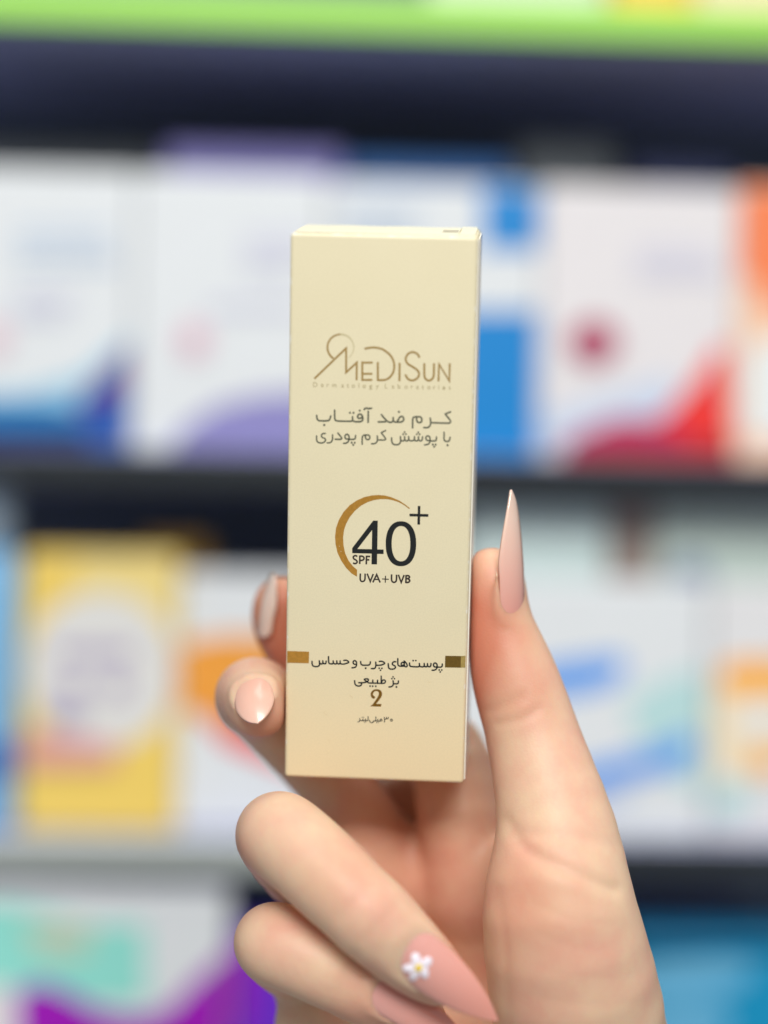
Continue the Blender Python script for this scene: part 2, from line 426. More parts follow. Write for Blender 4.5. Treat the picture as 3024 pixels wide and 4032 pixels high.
def carton_mat():
    m, nt, b = new_mat('pearl_cream_card')
    tc = N(nt, 'ShaderNodeTexCoord')
    n1 = N(nt, 'ShaderNodeTexNoise'); n1.inputs['Scale'].default_value = 55; n1.inputs['Detail'].default_value = 6
    nt.links.new(tc.outputs['Object'], n1.inputs['Vector'])
    n2 = N(nt, 'ShaderNodeTexNoise'); n2.inputs['Scale'].default_value = 2600; n2.inputs['Detail'].default_value = 2
    nt.links.new(tc.outputs['Object'], n2.inputs['Vector'])
    base = N(nt, 'ShaderNodeMix', data_type='RGBA')
    base.inputs['A'].default_value = (*lin((235, 224, 187)), 1)
    base.inputs['B'].default_value = (*lin((240, 230, 195)), 1)
    nt.links.new(n1.outputs['Fac'], base.inputs['Factor'])
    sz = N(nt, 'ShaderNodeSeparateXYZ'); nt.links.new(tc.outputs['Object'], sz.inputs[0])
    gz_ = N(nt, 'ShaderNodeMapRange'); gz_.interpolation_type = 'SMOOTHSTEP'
    gz_.inputs['From Min'].default_value = -0.020; gz_.inputs['From Max'].default_value = -0.062  # base colour turns warmer towards the foot
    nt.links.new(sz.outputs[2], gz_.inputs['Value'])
    foot_mix = N(nt, 'ShaderNodeMix', data_type='RGBA')
    nt.links.new(gz_.outputs['Result'], foot_mix.inputs['Factor'])
    nt.links.new(base.outputs['Result'], foot_mix.inputs['A']); foot_mix.inputs['B'].default_value = (*lin((247, 229, 186)), 1)
    base = foot_mix
    sp = N(nt, 'ShaderNodeMix', data_type='RGBA', blend_type='MULTIPLY')
    ra = N(nt, 'ShaderNodeMapRange'); ra.inputs['From Min'].default_value = 0.3; ra.inputs['From Max'].default_value = 0.7
    ra.inputs['To Min'].default_value = 0.965; ra.inputs['To Max'].default_value = 1.025
    nt.links.new(n2.outputs['Fac'], ra.inputs['Value'])
    sp.inputs['Factor'].default_value = 1.0
    nt.links.new(base.outputs['Result'], sp.inputs['A']); nt.links.new(ra.outputs['Result'], sp.inputs['B'])
    # worn white board along the folded edges: distance to the nearest edge of the block
    sep = N(nt, 'ShaderNodeSeparateXYZ'); nt.links.new(tc.outputs['Object'], sep.inputs[0])
    def math_(op, a, b2=None):
        n = N(nt, 'ShaderNodeMath', operation=op)
        for i, v in enumerate((a, b2)):
            if v is None: continue
            if isinstance(v, (int, float)): n.inputs[i].default_value = v
            else: nt.links.new(v, n.inputs[i])
        return n.outputs[0]
    dx = math_('SUBTRACT', CW / 2000, math_('ABSOLUTE', sep.outputs[0]))
    dz = math_('SUBTRACT', CH / 2000, math_('ABSOLUTE', sep.outputs[2]))
    dy = math_('SUBTRACT', CD / 2000, math_('ABSOLUTE', math_('SUBTRACT', sep.outputs[1], CD / 2000)))
    mxv = math_('MINIMUM', math_('MINIMUM', math_('MAXIMUM', dx, dz), math_('MAXIMUM', dx, dy)), math_('MAXIMUM', dy, dz))
    n3 = N(nt, 'ShaderNodeTexNoise'); n3.inputs['Scale'].default_value = 380; n3.inputs['Detail'].default_value = 4
    nt.links.new(tc.outputs['Object'], n3.inputs['Vector'])
    thr = math_('MULTIPLY', math_('SUBTRACT', n3.outputs['Fac'], 0.42), 0.0022)
    wear = N(nt, 'ShaderNodeMapRange'); wear.inputs['From Min'].default_value = 0.00012; wear.inputs['From Max'].default_value = -0.00012
    nt.links.new(math_('SUBTRACT', mxv, thr), wear.inputs['Value'])
    wm = N(nt, 'ShaderNodeMix', data_type='RGBA')
    nt.links.new(wear.outputs['Result'], wm.inputs['Factor'])
    nt.links.new(sp.outputs['Result'], wm.inputs['A']); wm.inputs['B'].default_value = (*lin((248, 243, 224)), 1)
    nt.links.new(wm.outputs['Result'], b.inputs['Base Color'])
    b.inputs['Roughness'].default_value = 0.42
    b.inputs['Sheen Weight'].default_value = 0.05
    bp = N(nt, 'ShaderNodeBump'); bp.inputs['Strength'].default_value = 0.15; bp.inputs['Distance'].default_value = 0.00006
    nt.links.new(n2.outputs['Fac'], bp.inputs['Height'])
    nt.links.new(bp.outputs['Normal'], b.inputs['Normal'])
    return m
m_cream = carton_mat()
m_edge = paper('raw_board_white', (246, 242, 228), rough=0.6, var=0.05, scale=900)
m_dark = paper('slit_shade_grey', (196, 188, 166), rough=0.7)
m_lid = paper('lit_cream_lid', (250, 244, 218), rough=0.4, var=0.03, scale=300)  # paler than the body card: light on the top face painted in

sun = empty('sunscreen_carton', B_W, 'tall cream sunscreen carton with gold and black lettering held in the hand', 'carton')

# body: a folded card tube, faces with a slight bow and softly rounded folds
def body_mesh():
    bm = bmesh.new()
    bmesh.ops.create_cube(bm, size=1.0)
    for v in bm.verts:
        v.co = Vector((v.co.x * CW, (v.co.y + 0.5) * CD, v.co.z * CH))
    bmesh.ops.bevel(bm, geom=bm.edges[:], offset=0.95, segments=4, profile=0.5, affect='EDGES')
    rnd = random.Random(3)
    for v in bm.verts:
        if v.co.z > CH / 2 - 0.3:                       # the top folds are a little crushed
            v.co.z += 0.16 * math.sin(v.co.x * 0.31) * math.sin(v.co.y * 0.21 + 1) + rnd.uniform(-0.06, 0.06)
    for v in bm.verts:
        v.co /= 1000
    me = bpy.data.meshes.new('body'); bm.to_mesh(me); bm.free()
    return me
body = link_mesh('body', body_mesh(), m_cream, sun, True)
# top closing flap with its tuck slits, bottom flap
def plate(name, x0, x1, y0, y1, zf, mat, nx=24, ny=10, th=0.35, up=1):
    vs = []; fs = []
    for s in (0, 1):
        for j in range(ny + 1):
            for i in range(nx + 1):
                x = x0 + (x1 - x0) * i / nx; y = y0 + (y1 - y0) * j / ny
                vs.append((x / 1000, y / 1000, (zf(x, y) + (th * up if s else 0)) / 1000))
    o = (nx + 1) * (ny + 1)
    for j in range(ny):
        for i in range(nx):
            a = j * (nx + 1) + i
            q = (a, a + 1, a + nx + 2, a + nx + 1)
            fs.append(tuple(reversed(q)) if up > 0 else q); fs.append(tuple(o + k for k in (q if up > 0 else reversed(q))))
    ring = [i for i in range(nx + 1)] + [j * (nx + 1) + nx for j in range(1, ny + 1)] + [ny * (nx + 1) + i for i in range(nx - 1, -1, -1)] + [j * (nx + 1) for j in range(ny - 1, 0, -1)]
    for k in range(len(ring)):
        a, b = ring[k], ring[(k + 1) % len(ring)]
        fs.append((a, b, o + b, o + a))
    return mesh_py(name, vs, fs, mat, sun, False)
topf = plate('top_flap', -CW / 2 + 0.9, CW / 2 - 4.6, 0.95, CD - 0.3,
      lambda x, y: CH / 2 + 0.03 + 0.22 * math.sin(math.pi * y / CD) + 0.05 * math.sin(x * 0.45) * (y / CD) ** 2, m_lid, 24, 10, 0.12)
plate('tuck_tab', CW / 2 - 4.3, CW / 2 - 0.7, 0.8, CD - 0.8, lambda x, y: CH / 2 + 0.02 + 0.2 * y / CD, m_lid, 6, 8, 0.2)
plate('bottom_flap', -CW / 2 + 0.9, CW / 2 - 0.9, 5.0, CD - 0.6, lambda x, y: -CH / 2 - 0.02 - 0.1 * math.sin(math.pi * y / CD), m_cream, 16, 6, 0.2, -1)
plate('lid_slit_shade', CW / 2 - 8.5, CW / 2 - 4.9, 9, 17, lambda x, y: CH / 2 + 0.40, m_dark, 6, 4, 0.05)  # thin grey plate standing in for the shade in the lid slit
# the glued side panel whose raw white edge shows down the right side
vs = []; fs = []
for i in range(60):
    z = -CH / 2 + 0.9 + (CH - 1.8) * i / 59
    wob = 0.10 * math.sin(i * 0.9) + 0.08 * math.sin(i * 2.3 + 1)
    for (x, y) in ((CW / 2 + 0.02, 0.95), (CW / 2 + 0.30, 1.0), (CW / 2 + 0.30, CD - 1.0 + wob), (CW / 2 + 0.02, CD - 0.9 + wob)):
        vs.append((x / 1000, y / 1000, z / 1000))
for i in range(59):
    for k in range(4):
        a = i * 4 + k; b = i * 4 + (k + 1) % 4
        fs.append((a, b, b + 4, a + 4))
fs.append((3, 2, 1, 0)); fs.append(tuple(59 * 4 + k for k in range(4)))
mesh_py('side_panel', vs, fs, m_edge, sun)

# ---- printing inks and foils
def foil(name, rgb, rough, noise=0.25, metal=0.45):
    m, nt, b = new_mat(name)
    tc = N(nt, 'ShaderNodeTexCoord')
    n = N(nt, 'ShaderNodeTexNoise'); n.inputs['Scale'].default_value = 1500; n.inputs['Detail'].default_value = 4
    nt.links.new(tc.outputs['Object'], n.inputs['Vector'])
    mx = N(nt, 'ShaderNodeMix', data_type='RGBA'); c = lin(rgb)
    mx.inputs['A'].default_value = (*[v * (1 - noise) for v in c], 1); mx.inputs['B'].default_value = (*[min(1, v * (1 + noise)) for v in c], 1)
    nt.links.new(n.outputs['Fac'], mx.inputs['Factor']); nt.links.new(mx.outputs['Result'], b.inputs['Base Color'])
    b.inputs['Metallic'].default_value = metal; b.inputs['Roughness'].default_value = rough
    bp = N(nt, 'ShaderNodeBump'); bp.inputs['Strength'].default_value = 0.3; bp.inputs['Distance'].default_value = 0.0001
    nt.links.new(n.outputs['Fac'], bp.inputs['Height']); nt.links.new(bp.outputs['Normal'], b.inputs['Normal'])
    return m
m_gold = foil('gold_foil', (208, 152, 64), 0.34)
m_gold2 = foil('brown_gold_foil', (168, 122, 46), 0.25, 0.35, 0.7)
m_gold3 = foil('shaded_gold_foil', (150, 118, 54), 0.2, 0.35, 0.7)  # dark reflection of the right bar put into the foil colour
m_gold4 = foil('lit_gold_foil', (206, 178, 104), 0.25, 0.3, 0.5)
m_logo = foil('logo_gold_ink', (178, 146, 86), 0.4, 0.12, 0.2)
m_logo_pale = paper('logo_pale_ink', (206, 194, 150), rough=0.45)
m_sub = paper('subtitle_pale_ink', (184, 170, 126), rough=0.5)
m_ink = paper('black_ink', (26, 30, 30), rough=0.4, var=0.15, scale=900)
m_grey = paper('soft_grey_ink', (108, 108, 88), rough=0.5, var=0.05, scale=900)
m_brownink = paper('dark_brown_ink', (58, 48, 40), rough=0.45, var=0.1, scale=900)

LAYER = [0]
def ribbon(pts, widths, caps='round'):
    """outline strip along a polyline in mm: list of quads (verts, faces) in 2-D"""
    p = [np.array(q[:2], float) for q in pts]
    q = [p[0]]; w = [widths[0]]
    for i in range(1, len(p)):
        if np.linalg.norm(p[i] - q[-1]) > 1e-3:
            q.append(p[i]); w.append(widths[i])
    p = q
    n = len(p)
    V = []; Fc = []
    for i in range(n):
        if i == 0: t = p[1] - p[0]; sc = 1
        elif i == n - 1: t = p[-1] - p[-2]; sc = 1
        else:
            a = (p[i] - p[i - 1]) / np.linalg.norm(p[i] - p[i - 1]); b = (p[i + 1] - p[i]) / np.linalg.norm(p[i + 1] - p[i])
            t = a + b
            if np.linalg.norm(t) < 1e-3: t = a
            t = t / np.linalg.norm(t)
            sc = min(1.0 / max(0.25, float(np.dot(t, a))), 2.6)
        t = t / np.linalg.norm(t)
        nn = np.array([-t[1], t[0]])
        V.append(p[i] + nn * w[i] / 2 * sc); V.append(p[i] - nn * w[i] / 2 * sc)
        if i: Fc.append((2 * i - 2, 2 * i - 1, 2 * i + 1, 2 * i))
    if caps == 'round':
        for end in (0, n - 1):
            t = (p[0] - p[1]) if end == 0 else (p[-1] - p[-2])
            t = t / np.linalg.norm(t); nn = np.array([-t[1], t[0]])
            a, b = (2 * end, 2 * end + 1)
            if end == 0: a, b = b, a
            ids = [a]
            # fan from +normal side round to the other side
            for k in range(1, 6):
                ang = math.pi * k / 6
                V.append(p[end] + (nn * math.cos(ang) + t * math.sin(ang)) * w[end] / 2); ids.append(len(V) - 1)
            ids.append(b)
            Fc.append(tuple(ids))
    return V, Fc

class Print:
    def __init__(self, name, mat, zoom, width, parent=None):
        self.name, self.mat, self.w = name, mat, width
        self.ox, self.oy, self.s = zoom
        self.V = []; self.Fc = []
    def mm(self, X, Y):
        return FACE(self.ox + X / self.s, self.oy + Y / self.s)
    def _add(self, V, Fc):
        LAYER[0] = (LAYER[0] + 1) % 12
        off = -(0.020 + 0.004 * LAYER[0])
        b = len(self.V)
        for v in V: self.V.append((v[0] / 1000, off / 1000, v[1] / 1000))
        for f in Fc: self.Fc.append(tuple(b + i for i in f))
    def st(self, pts, smooth=True, w=None, caps='round'):
        k = 1 / self.s * D / F
        ww = [(w if w is not None else self.w)] * len(pts) if not (w is not None and hasattr(w, '__len__')) else list(w)
        P3 = [(x, y, ww[i]) for i, (x, y) in enumerate(pts)]
        if smooth and len(P3) > 2: P3 = [tuple(q) for q in catmull(P3, 5)]
        mmp = [self.mm(x, y) for x, y, _ in P3]
        V, Fc = ribbon(mmp, [q[2] * k for q in P3], caps)
        self._add(V, Fc)
        return self
    def dot(self, *cs, r=20):
        for (x, y) in cs:
            V = [self.mm(x + r * math.cos(a * math.pi / 7), y + r * math.sin(a * math.pi / 7)) for a in range(14)]
            self._add(V, [tuple(range(14))])
        return self
    def poly(self, pts, hole=None):
        bm = bmesh.new()
        es = []
        for loop in ([pts, hole] if hole else [pts]):
            vs = [bm.verts.new((*self.mm(x, y), 0)) for x, y in loop]
            es += [bm.edges.new((vs[i], vs[(i + 1) % len(vs)])) for i in range(len(vs))]
        bmesh.ops.triangle_fill(bm, use_beauty=True, edges=es, normal=(0, 0, 1))
        bm.verts.index_update()
        self._add([v.co[:2] for v in bm.verts], [tuple(v.index for v in f.verts) for f in bm.faces])
        bm.free()
        return self
    def build(self):
        me = bpy.data.meshes.new(self.name)
        me.from_pydata(self.V, [], self.Fc); me.update()
        bm = bmesh.new(); bm.from_mesh(me)
        for f in bm.faces:
            if f.normal.y > 0: f.normal_flip()
        bm.to_mesh(me); bm.free()
        return link_mesh(self.name, me, self.mat, sun)

ZA = (1220, 1290, 5.53); ZC = (1220, 1590, 5.53); ZE = (1300, 1930, 4.1475); ZG = (1210, 2560, 5.925)
def sh(pts, dx): return [(x + dx, y) for x, y in pts]
OB = 1548.4; OH = 1599.75

lg = Print('brand_logo', m_logo, ZA, 42)
lg.st([(98, 1112), (790, 448), (790, 975), (1022, 762), (1018, 1145)], smooth=False, caps='butt')
lg.st([(1142, 738), (1142, 1158)], caps='butt').st([(1142, 762), (1368, 762)], caps='butt').st([(1150, 1005), (1360, 1005)], caps='butt').st([(1142, 1138), (1362, 1138)], caps='butt')
lg.st([(1190, 460), (1290, 440), (1400, 432), (1548, 457), (1668, 525), (1768, 622), (1825, 740), (1838, 850), (1818, 965), (1750, 1070), (1658, 1130), (1548, 1143), (1484, 1141)], caps='butt')
lg.st([(1480, 748), (1482, 1160)], caps='butt')
lg.st(sh([(408, 768), (402, 1165)], OB), caps='butt')
lg.st(sh([(840, 652), (790, 570), (690, 532), (590, 572), (538, 680), (580, 780), (690, 852), (790, 922), (832, 1010), (790, 1100), (690, 1148), (590, 1115), (530, 1020)], OB), caps='butt')
lg.st(sh([(945, 775), (945, 1030), (970, 1110), (1045, 1152), (1120, 1110), (1150, 1030), (1155, 775)], OB), caps='butt')
lg.st(sh([(1253, 1168), (1264, 790), (1490, 1160), (1498, 775)], OB), smooth=False, caps='butt')
arc = [(670 + 286 * math.cos(a), 432 - 286 * math.sin(a)) for a in np.linspace(math.radians(237), math.radians(90), 14)]
lg.st(arc, w=list(np.linspace(44, 36, 14)), caps='butt')
lg.build()
lp = Print('logo_sun_ring', m_logo_pale, ZA, 30)
arc = [(670 + 286 * math.cos(a), 432 - 286 * math.sin(a)) for a in np.linspace(math.radians(92), math.radians(-52), 14)]
lp.st(arc, w=list(np.linspace(36, 12, 14)), caps='butt')
lp.build()

# small subtitle under the logo, set letter by letter
def letters(name, text, mat, zoom, xs, base, height):
    p = Print(name, mat, zoom, 10)
    V = []; Fc = []
    for ch, X, Yb in zip(text, xs, base):
        if ch == ' ': continue
        cu = bpy.data.curves.new('t', 'FONT'); cu.body = ch; cu.size = 1.0; cu.resolution_u = 3; cu.align_x = 'CENTER'
        ob = bpy.data.objects.new('t', cu); COL.objects.link(ob)
        bpy.context.view_layer.update()
        me = bpy.data.meshes.new_from_object(ob.evaluated_get(bpy.context.evaluated_depsgraph_get()))
        vv = [p.mm(X + v.co.x * height / 0.71, Yb - v.co.y * height / 0.71) for v in me.vertices]
        p._add(vv, [tuple(f.vertices) for f in me.polygons])
        bpy.data.objects.remove(ob); bpy.data.curves.remove(cu); bpy.data.meshes.remove(me)
    return p.build()
subx = [115, 270, 388, 535, 712, 828, 948, 1068, 1185, 1325, 1470, 0, 1548 + 110, 1548 + 262, 1548 + 395, 1548 + 550, 1548 + 672, 1548 + 795, 1548 + 912, 1548 + 1045, 1548 + 1160, 1548 + 1258, 1548 + 1370, 1548 + 1498]
suby = [1290 + (x - 115) * 0.0205 for x in subx]
letters('subtitle_lettering', 'Dermatology Laboratories', m_sub, ZA, subx, suby, 105)

t1 = Print('product_name_lettering', m_grey, ZC, 38)
t1.st(sh([(1515, 175), (1400, 222)], OB)).st(sh([(1402, 222), (1450, 285), (1502, 350), (1515, 390), (1490, 418), (1430, 420), (1260, 416), (1090, 410)], OB))
t1.st(sh([(1073, 312), (1084, 410), (1075, 460), (1040, 505), (990, 520), (935, 515)], OB))
t1.st(sh([(688, 525), (693, 340), (712, 296), (760, 282), (845, 283), (882, 308), (890, 350), (878, 393), (838, 408), (800, 396), (780, 355), (776, 295)], OB))
t1.st(sh([(267, 300), (268, 355), (290, 390), (340, 396), (430, 395), (480, 372), (497, 330), (480, 285), (445, 274), (408, 295), (378, 345), (350, 388)], OB)).dot((392 + OB, 175), r=25)
t1.st([(1560, 235), (1612, 300), (1662, 355), (1668, 370), (1640, 388), (1580, 392), (1490, 392)])
t1.st([(1663, 356), (1700, 386), (1745, 400), (1790, 393), (1816, 360)])
t1.st([(1272, 165), (1270, 400)]).st([(1185, 122), (1202, 98), (1240, 94), (1290, 103), (1342, 92)])
t1.st([(1148, 305), (1136, 248), (1090, 222), (1050, 245), (1040, 285), (1072, 314), (1148, 300), (1150, 345), (1122, 378), (1080, 388), (985, 386), (930, 362)]).dot((1087, 148), r=24)
t1.st([(930, 282), (930, 358)]).st([(930, 366), (880, 380), (760, 378), (640, 375), (580, 365), (545, 330), (540, 140)]).dot((873, 195), (950, 195), r=24)
t1.st([(150, 255), (158, 320), (192, 362), (260, 370), (370, 368), (428, 345), (455, 265)]).dot((313, 460), r=26)
t1.build()
t2 = Print('coverage_lettering', m_grey, ZC, 34)
t2.st(sh([(1375, 620), (1375, 770), (1398, 808), (1450, 817), (1490, 795), (1505, 730)], OB)).dot((1450 + OB, 898), r=25)
t2.st(sh([(1210, 720), (1205, 775), (1180, 804), (1080, 806)], OB)).dot((1130 + OB, 885), (1192 + OB, 888), (1158 + OB, 935), r=23)
t2.st(sh([(1070, 800), (1005, 795), (976, 750), (988, 712), (1025, 698), (1060, 722), (1070, 780), (1062, 835), (1030, 878), (950, 895)], OB))
t2.st(sh([(905, 720), (898, 780), (870, 806), (835, 798), (818, 765), (818, 715)], OB)).st(sh([(818, 765), (798, 800), (765, 806), (735, 785), (728, 715)], OB))
t2.st(sh([(730, 770), (700, 800), (655, 805), (615, 788), (602, 715)], OB)).st(sh([(603, 770), (580, 803), (545, 803), (520, 775), (515, 715)], OB))
t2.st(sh([(516, 775), (492, 803), (455, 803), (430, 780), (425, 715)], OB)).st(sh([(429, 775), (425, 830), (390, 878), (320, 890), (260, 868), (236, 810), (232, 740)], OB))
t2.dot(*sh([(780, 662), (842, 662), (812, 620), (485, 660), (545, 660), (515, 615)], OB), r=21)
t2.st([(1648, 582), (1555, 628)]).st([(1555, 628), (1590, 675), (1636, 735), (1650, 765), (1625, 787), (1560, 787), (1475, 785)])
t2.st([(1468, 700), (1472, 785), (1450, 840), (1400, 868), (1345, 868)])
t2.st([(1140, 878), (1142, 735), (1166, 688), (1210, 678), (1278, 682), (1306, 715), (1298, 760), (1260, 780), (1222, 760), (1210, 720), (1213, 684)])
t2.st([(995, 690), (990, 742), (962, 770), (870, 772)]).dot((912, 845), (978, 845), (945, 893), r=23)
t2.st([(855, 768), (788, 760), (763, 715), (780, 675), (815, 662), (848, 690), (856, 755), (840, 812), (800, 850), (735, 858)])
t2.st([(612, 635), (655, 690), (692, 738), (685, 763), (655, 772), (555, 768)])
t2.st([(495, 675), (492, 775), (466, 828), (430, 847), (380, 850)])
t2.st([(335, 648), (290, 645), (258, 675), (255, 712), (282, 736), (325, 755), (340, 787), (322, 826), (275, 850), (220, 850), (168, 828), (149, 780), (148, 700)])
t2.build()

cr = Print('gold_crescent', m_gold, ZE, 10)
cr.poly([(437, 1412), (350, 1360), (262, 1270), (180, 1150), (120, 1020), (88, 880), (80, 760), (95, 620), (140, 490), (215, 360), (320, 245), (440, 165), (560, 112), (680, 86), (790, 78), (900, 88), (1000, 115), (1120, 165), (1220, 230), (1305, 295), (1290, 305), (1210, 245), (1120, 195), (1020, 162), (930, 147), (830, 145), (720, 160), (610, 195), (500, 255), (400, 340), (320, 440), (260, 550), (225, 660), (212, 770), (218, 900), (245, 1030), (300, 1150), (370, 1240), (440, 1300)])
cr.build()
nb = Print('number_forty', m_ink, ZE, 20)
nb.poly([(703, 497), (778, 497), (770, 967), (873, 970), (873, 1042), (768, 1040), (765, 1212), (675, 1210), (677, 1035), (360, 1028), (360, 945)], [(685, 650), (445, 960), (680, 964)])
def supere(cx, cy, rx, ry, e=2.25, n=56):
    o = []
    for i in range(n):
        a = 2 * math.pi * i / n
        c, s = math.cos(a), math.sin(a)
        o.append((cx + rx * math.copysign(abs(c) ** (2 / e), c), cy + ry * math.copysign(abs(s) ** (2 / e), s)))
    return o
nb.poly(supere(1156, 874, 249, 367), supere(1157, 874, 152, 288))
nb.poly([(1296, 384), (1430, 386), (1431, 257), (1474, 258), (1471, 387), (1604, 390), (1603, 434), (1470, 431), (1468, 562), (1424, 560), (1427, 429), (1296, 427)])
nb.build()
sp = Print('spf_lettering', m_brownink, ZE, 27)
sp.st([(444, 1082), (410, 1067), (378, 1088), (388, 1120), (425, 1143), (442, 1172), (415, 1198), (372, 1190)], caps='butt')
sp.st([(483, 1204), (485, 1064)], caps='butt').st([(485, 1078), (520, 1077), (550, 1095), (550, 1125), (520, 1145), (485, 1145)], caps='butt')
sp.st([(590, 1210), (594, 1068)], caps='butt').st([(594, 1080), (655, 1081)], caps='butt').st([(592, 1135), (640, 1136)], caps='butt')
sp.st([(493, 1360), (491, 1450), (505, 1484), (530, 1491), (558, 1477), (569, 1442), (571, 1362)], caps='butt')
sp.st([(604, 1362), (655, 1490), (704, 1368)], smooth=False, caps='butt').st([(697, 1506), (760, 1378), (816, 1508)], smooth=False, caps='butt').st([(722, 1456), (796, 1458)], w=22, caps='butt')
sp.st([(848, 1449), (957, 1455)], w=17, caps='butt').st([(904, 1397), (900, 1510)], w=17, caps='butt')
sp.st([(1004, 1375), (1003, 1460), (1018, 1494), (1045, 1504), (1072, 1490), (1083, 1455), (1085, 1380)], caps='butt')
sp.st([(1115, 1380), (1160, 1506), (1208, 1385)], smooth=False, caps='butt')
sp.st([(1236, 1516), (1240, 1384)], caps='butt').st([(1240, 1396), (1278, 1396), (1297, 1418), (1276, 1440), (1240, 1444)], caps='butt').st([(1268, 1442), (1300, 1472), (1280, 1502), (1236, 1506)], caps='butt')
sp.build()

FB = (0, 0, 1.0)
Print('gold_bar', m_gold, FB, 1).poly([(1131, 2563), (1217, 2566), (1216, 2611), (1131, 2609)]).build()
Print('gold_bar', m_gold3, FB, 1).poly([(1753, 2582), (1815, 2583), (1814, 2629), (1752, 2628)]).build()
Print('gold_bar_end', m_gold4, FB, 1).poly([(1815, 2583), (1833, 2582), (1832, 2628), (1814, 2629)]).build()  # lighter reflection at the bar's end, painted as its own strip

t3 = Print('skin_type_lettering', m_ink, ZG, 35)
t3.st(sh([(1550, 322), (1545, 372), (1515, 395), (1440, 395)], OH)).dot((1477 + OH, 462), (1537 + OH, 462), (1502 + OH, 508), r=20)
t3.st(sh([(1430, 390), (1368, 388), (1343, 345), (1358, 306), (1392, 300), (1425, 330), (1428, 400), (1402, 445), (1360, 465), (1312, 466)], OH))
t3.st(sh([(1286, 310), (1280, 362), (1255, 385), (1222, 378), (1206, 350), (1204, 312)], OH)).st(sh([(1205, 352), (1188, 382), (1152, 385), (1132, 360), (1127, 308)], OH)).st(sh([(1130, 360), (1108, 384), (1060, 386), (1025, 368), (1014, 310)], OH))
t3.st(sh([(1016, 372), (980, 387), (900, 384), (835, 380), (800, 368), (786, 330), (786, 298)], OH)).dot((870 + OH, 242), (932 + OH, 242), r=20)
t3.st(sh([(660, 252), (700, 290), (728, 340), (730, 372), (705, 388), (672, 374), (664, 330)], OH))
t3.st(sh([(664, 300), (630, 280), (600, 296), (590, 325), (606, 352), (640, 350), (662, 320), (664, 262)], OH))
t3.st(sh([(672, 372), (620, 374), (560, 372), (522, 350), (512, 300), (512, 195)], OH))
t3.st(sh([(464, 270), (420, 270), (388, 298), (390, 335), (425, 356), (455, 382), (446, 422), (400, 440), (335, 438), (298, 405), (288, 315)], OH))
t3.st(sh([(80, 262), (130, 258), (180, 276), (206, 302), (180, 325), (110, 348), (5, 352)], OH)).dot((78 + OH, 420), (142 + OH, 422), (108 + OH, 466), r=20)
t3.st([(1597, 278), (1600, 345), (1590, 398), (1560, 426), (1495, 428)])
t3.st([(1245, 265), (1252, 315), (1282, 344), (1330, 348), (1430, 345), (1462, 320), (1472, 270)]).dot((1362, 418), r=23)
t3.st([(1150, 332), (1092, 325), (1068, 285), (1083, 252), (1115, 245), (1145, 275), (1148, 345), (1120, 398), (1042, 412)])
t3.st([(850, 240), (900, 233), (948, 255), (966, 284), (920, 305), (855, 324), (790, 320), (768, 300), (766, 250)])
t3.st([(768, 298), (742, 322), (708, 312), (690, 285), (688, 250)]).st([(690, 295), (668, 322), (632, 316), (608, 290), (603, 248)]).st([(608, 295), (585, 318), (540, 318), (505, 298), (496, 240), (495, 150)])
t3.st([(440, 255), (434, 300), (410, 318), (378, 306), (364, 280), (362, 248)]).st([(363, 290), (345, 318), (310, 316), (287, 290), (280, 245)]).st([(286, 290), (284, 340), (252, 375), (190, 382), (132, 363), (113, 315), (110, 260)])
t3.build()
t4 = Print('shade_lettering', m_ink, ZG, 34)
t4.st(sh([(527, 715), (521, 762), (495, 783), (410, 783)], OH)).dot((480 + OH, 857), r=23)
t4.st(sh([(402, 712), (408, 780), (390, 828), (352, 852), (305, 856)], OH)).dot(*sh([(402, 622), (372, 664), (434, 664)], OH), r=19)
t4.st(sh([(125, 605), (125, 768)], OH)).st(sh([(60, 772), (185, 772), (222, 742), (215, 706), (180, 692), (150, 716), (125, 762)], OH)).st(sh([(40, 700), (36, 762)], OH))
t4.st(sh([(125, 774), (36, 770), (-71, 766), (-160, 764), (-205, 735), (-255, 702), (-265, 678), (-225, 668), (-180, 675), (-178, 705), (-215, 738), (-280, 756), (-400, 758)], OH)).st([(1528, 698), (1526, 762)])
t4.st([(1240, 762), (1264, 772), (1265, 800), (1230, 832), (1165, 832), (1122, 802), (1106, 755), (1104, 712)]).dot((1465, 838), (1525, 840), (1597, 840), r=21)
t4.build()
g2 = Print('shade_number', m_gold2, ZG, 40)
g2.st([(1578, 1092), (1545, 1098), (1512, 1062), (1508, 1005), (1550, 948), (1625, 930), (1690, 962), (1706, 1030), (1668, 1115), (1595, 1215), (1545, 1280)], w=[40, 62, 60, 52, 46, 42, 66, 76, 70, 60, 50], caps='butt')
g2.poly([(1464, 1310), (1545, 1246), (1600, 1252), (1733, 1255), (1716, 1320)])
g2.build()
t5 = Print('volume_lettering', m_ink, ZG, 20)
t5.st(sh([(363 + 25 * math.cos(a), 1632 + 25 * math.sin(a)) for a in np.linspace(0, 2 * math.pi, 12)], OH))
t5.st(sh([(195, 1565), (203, 1610), (200, 1680)], OH)).st(sh([(203, 1606), (225, 1608), (244, 1600), (247, 1565)], OH)).st(sh([(247, 1595), (268, 1602), (288, 1592), (292, 1565)], OH))
t5.st(sh([(98, 1648), (105, 1618), (128, 1606), (142, 1628), (130, 1650), (60, 1655), (0, 1652)], OH)).st(sh([(45, 1612), (45, 1650)], OH)).dot((22 + OH, 1688), (60 + OH, 1688), r=11)
t5.st([(1600, 1555), (1598, 1630), (1570, 1652), (1545, 1650), (1540, 1675), (1505, 1690), (1465, 1675), (1450, 1630)])
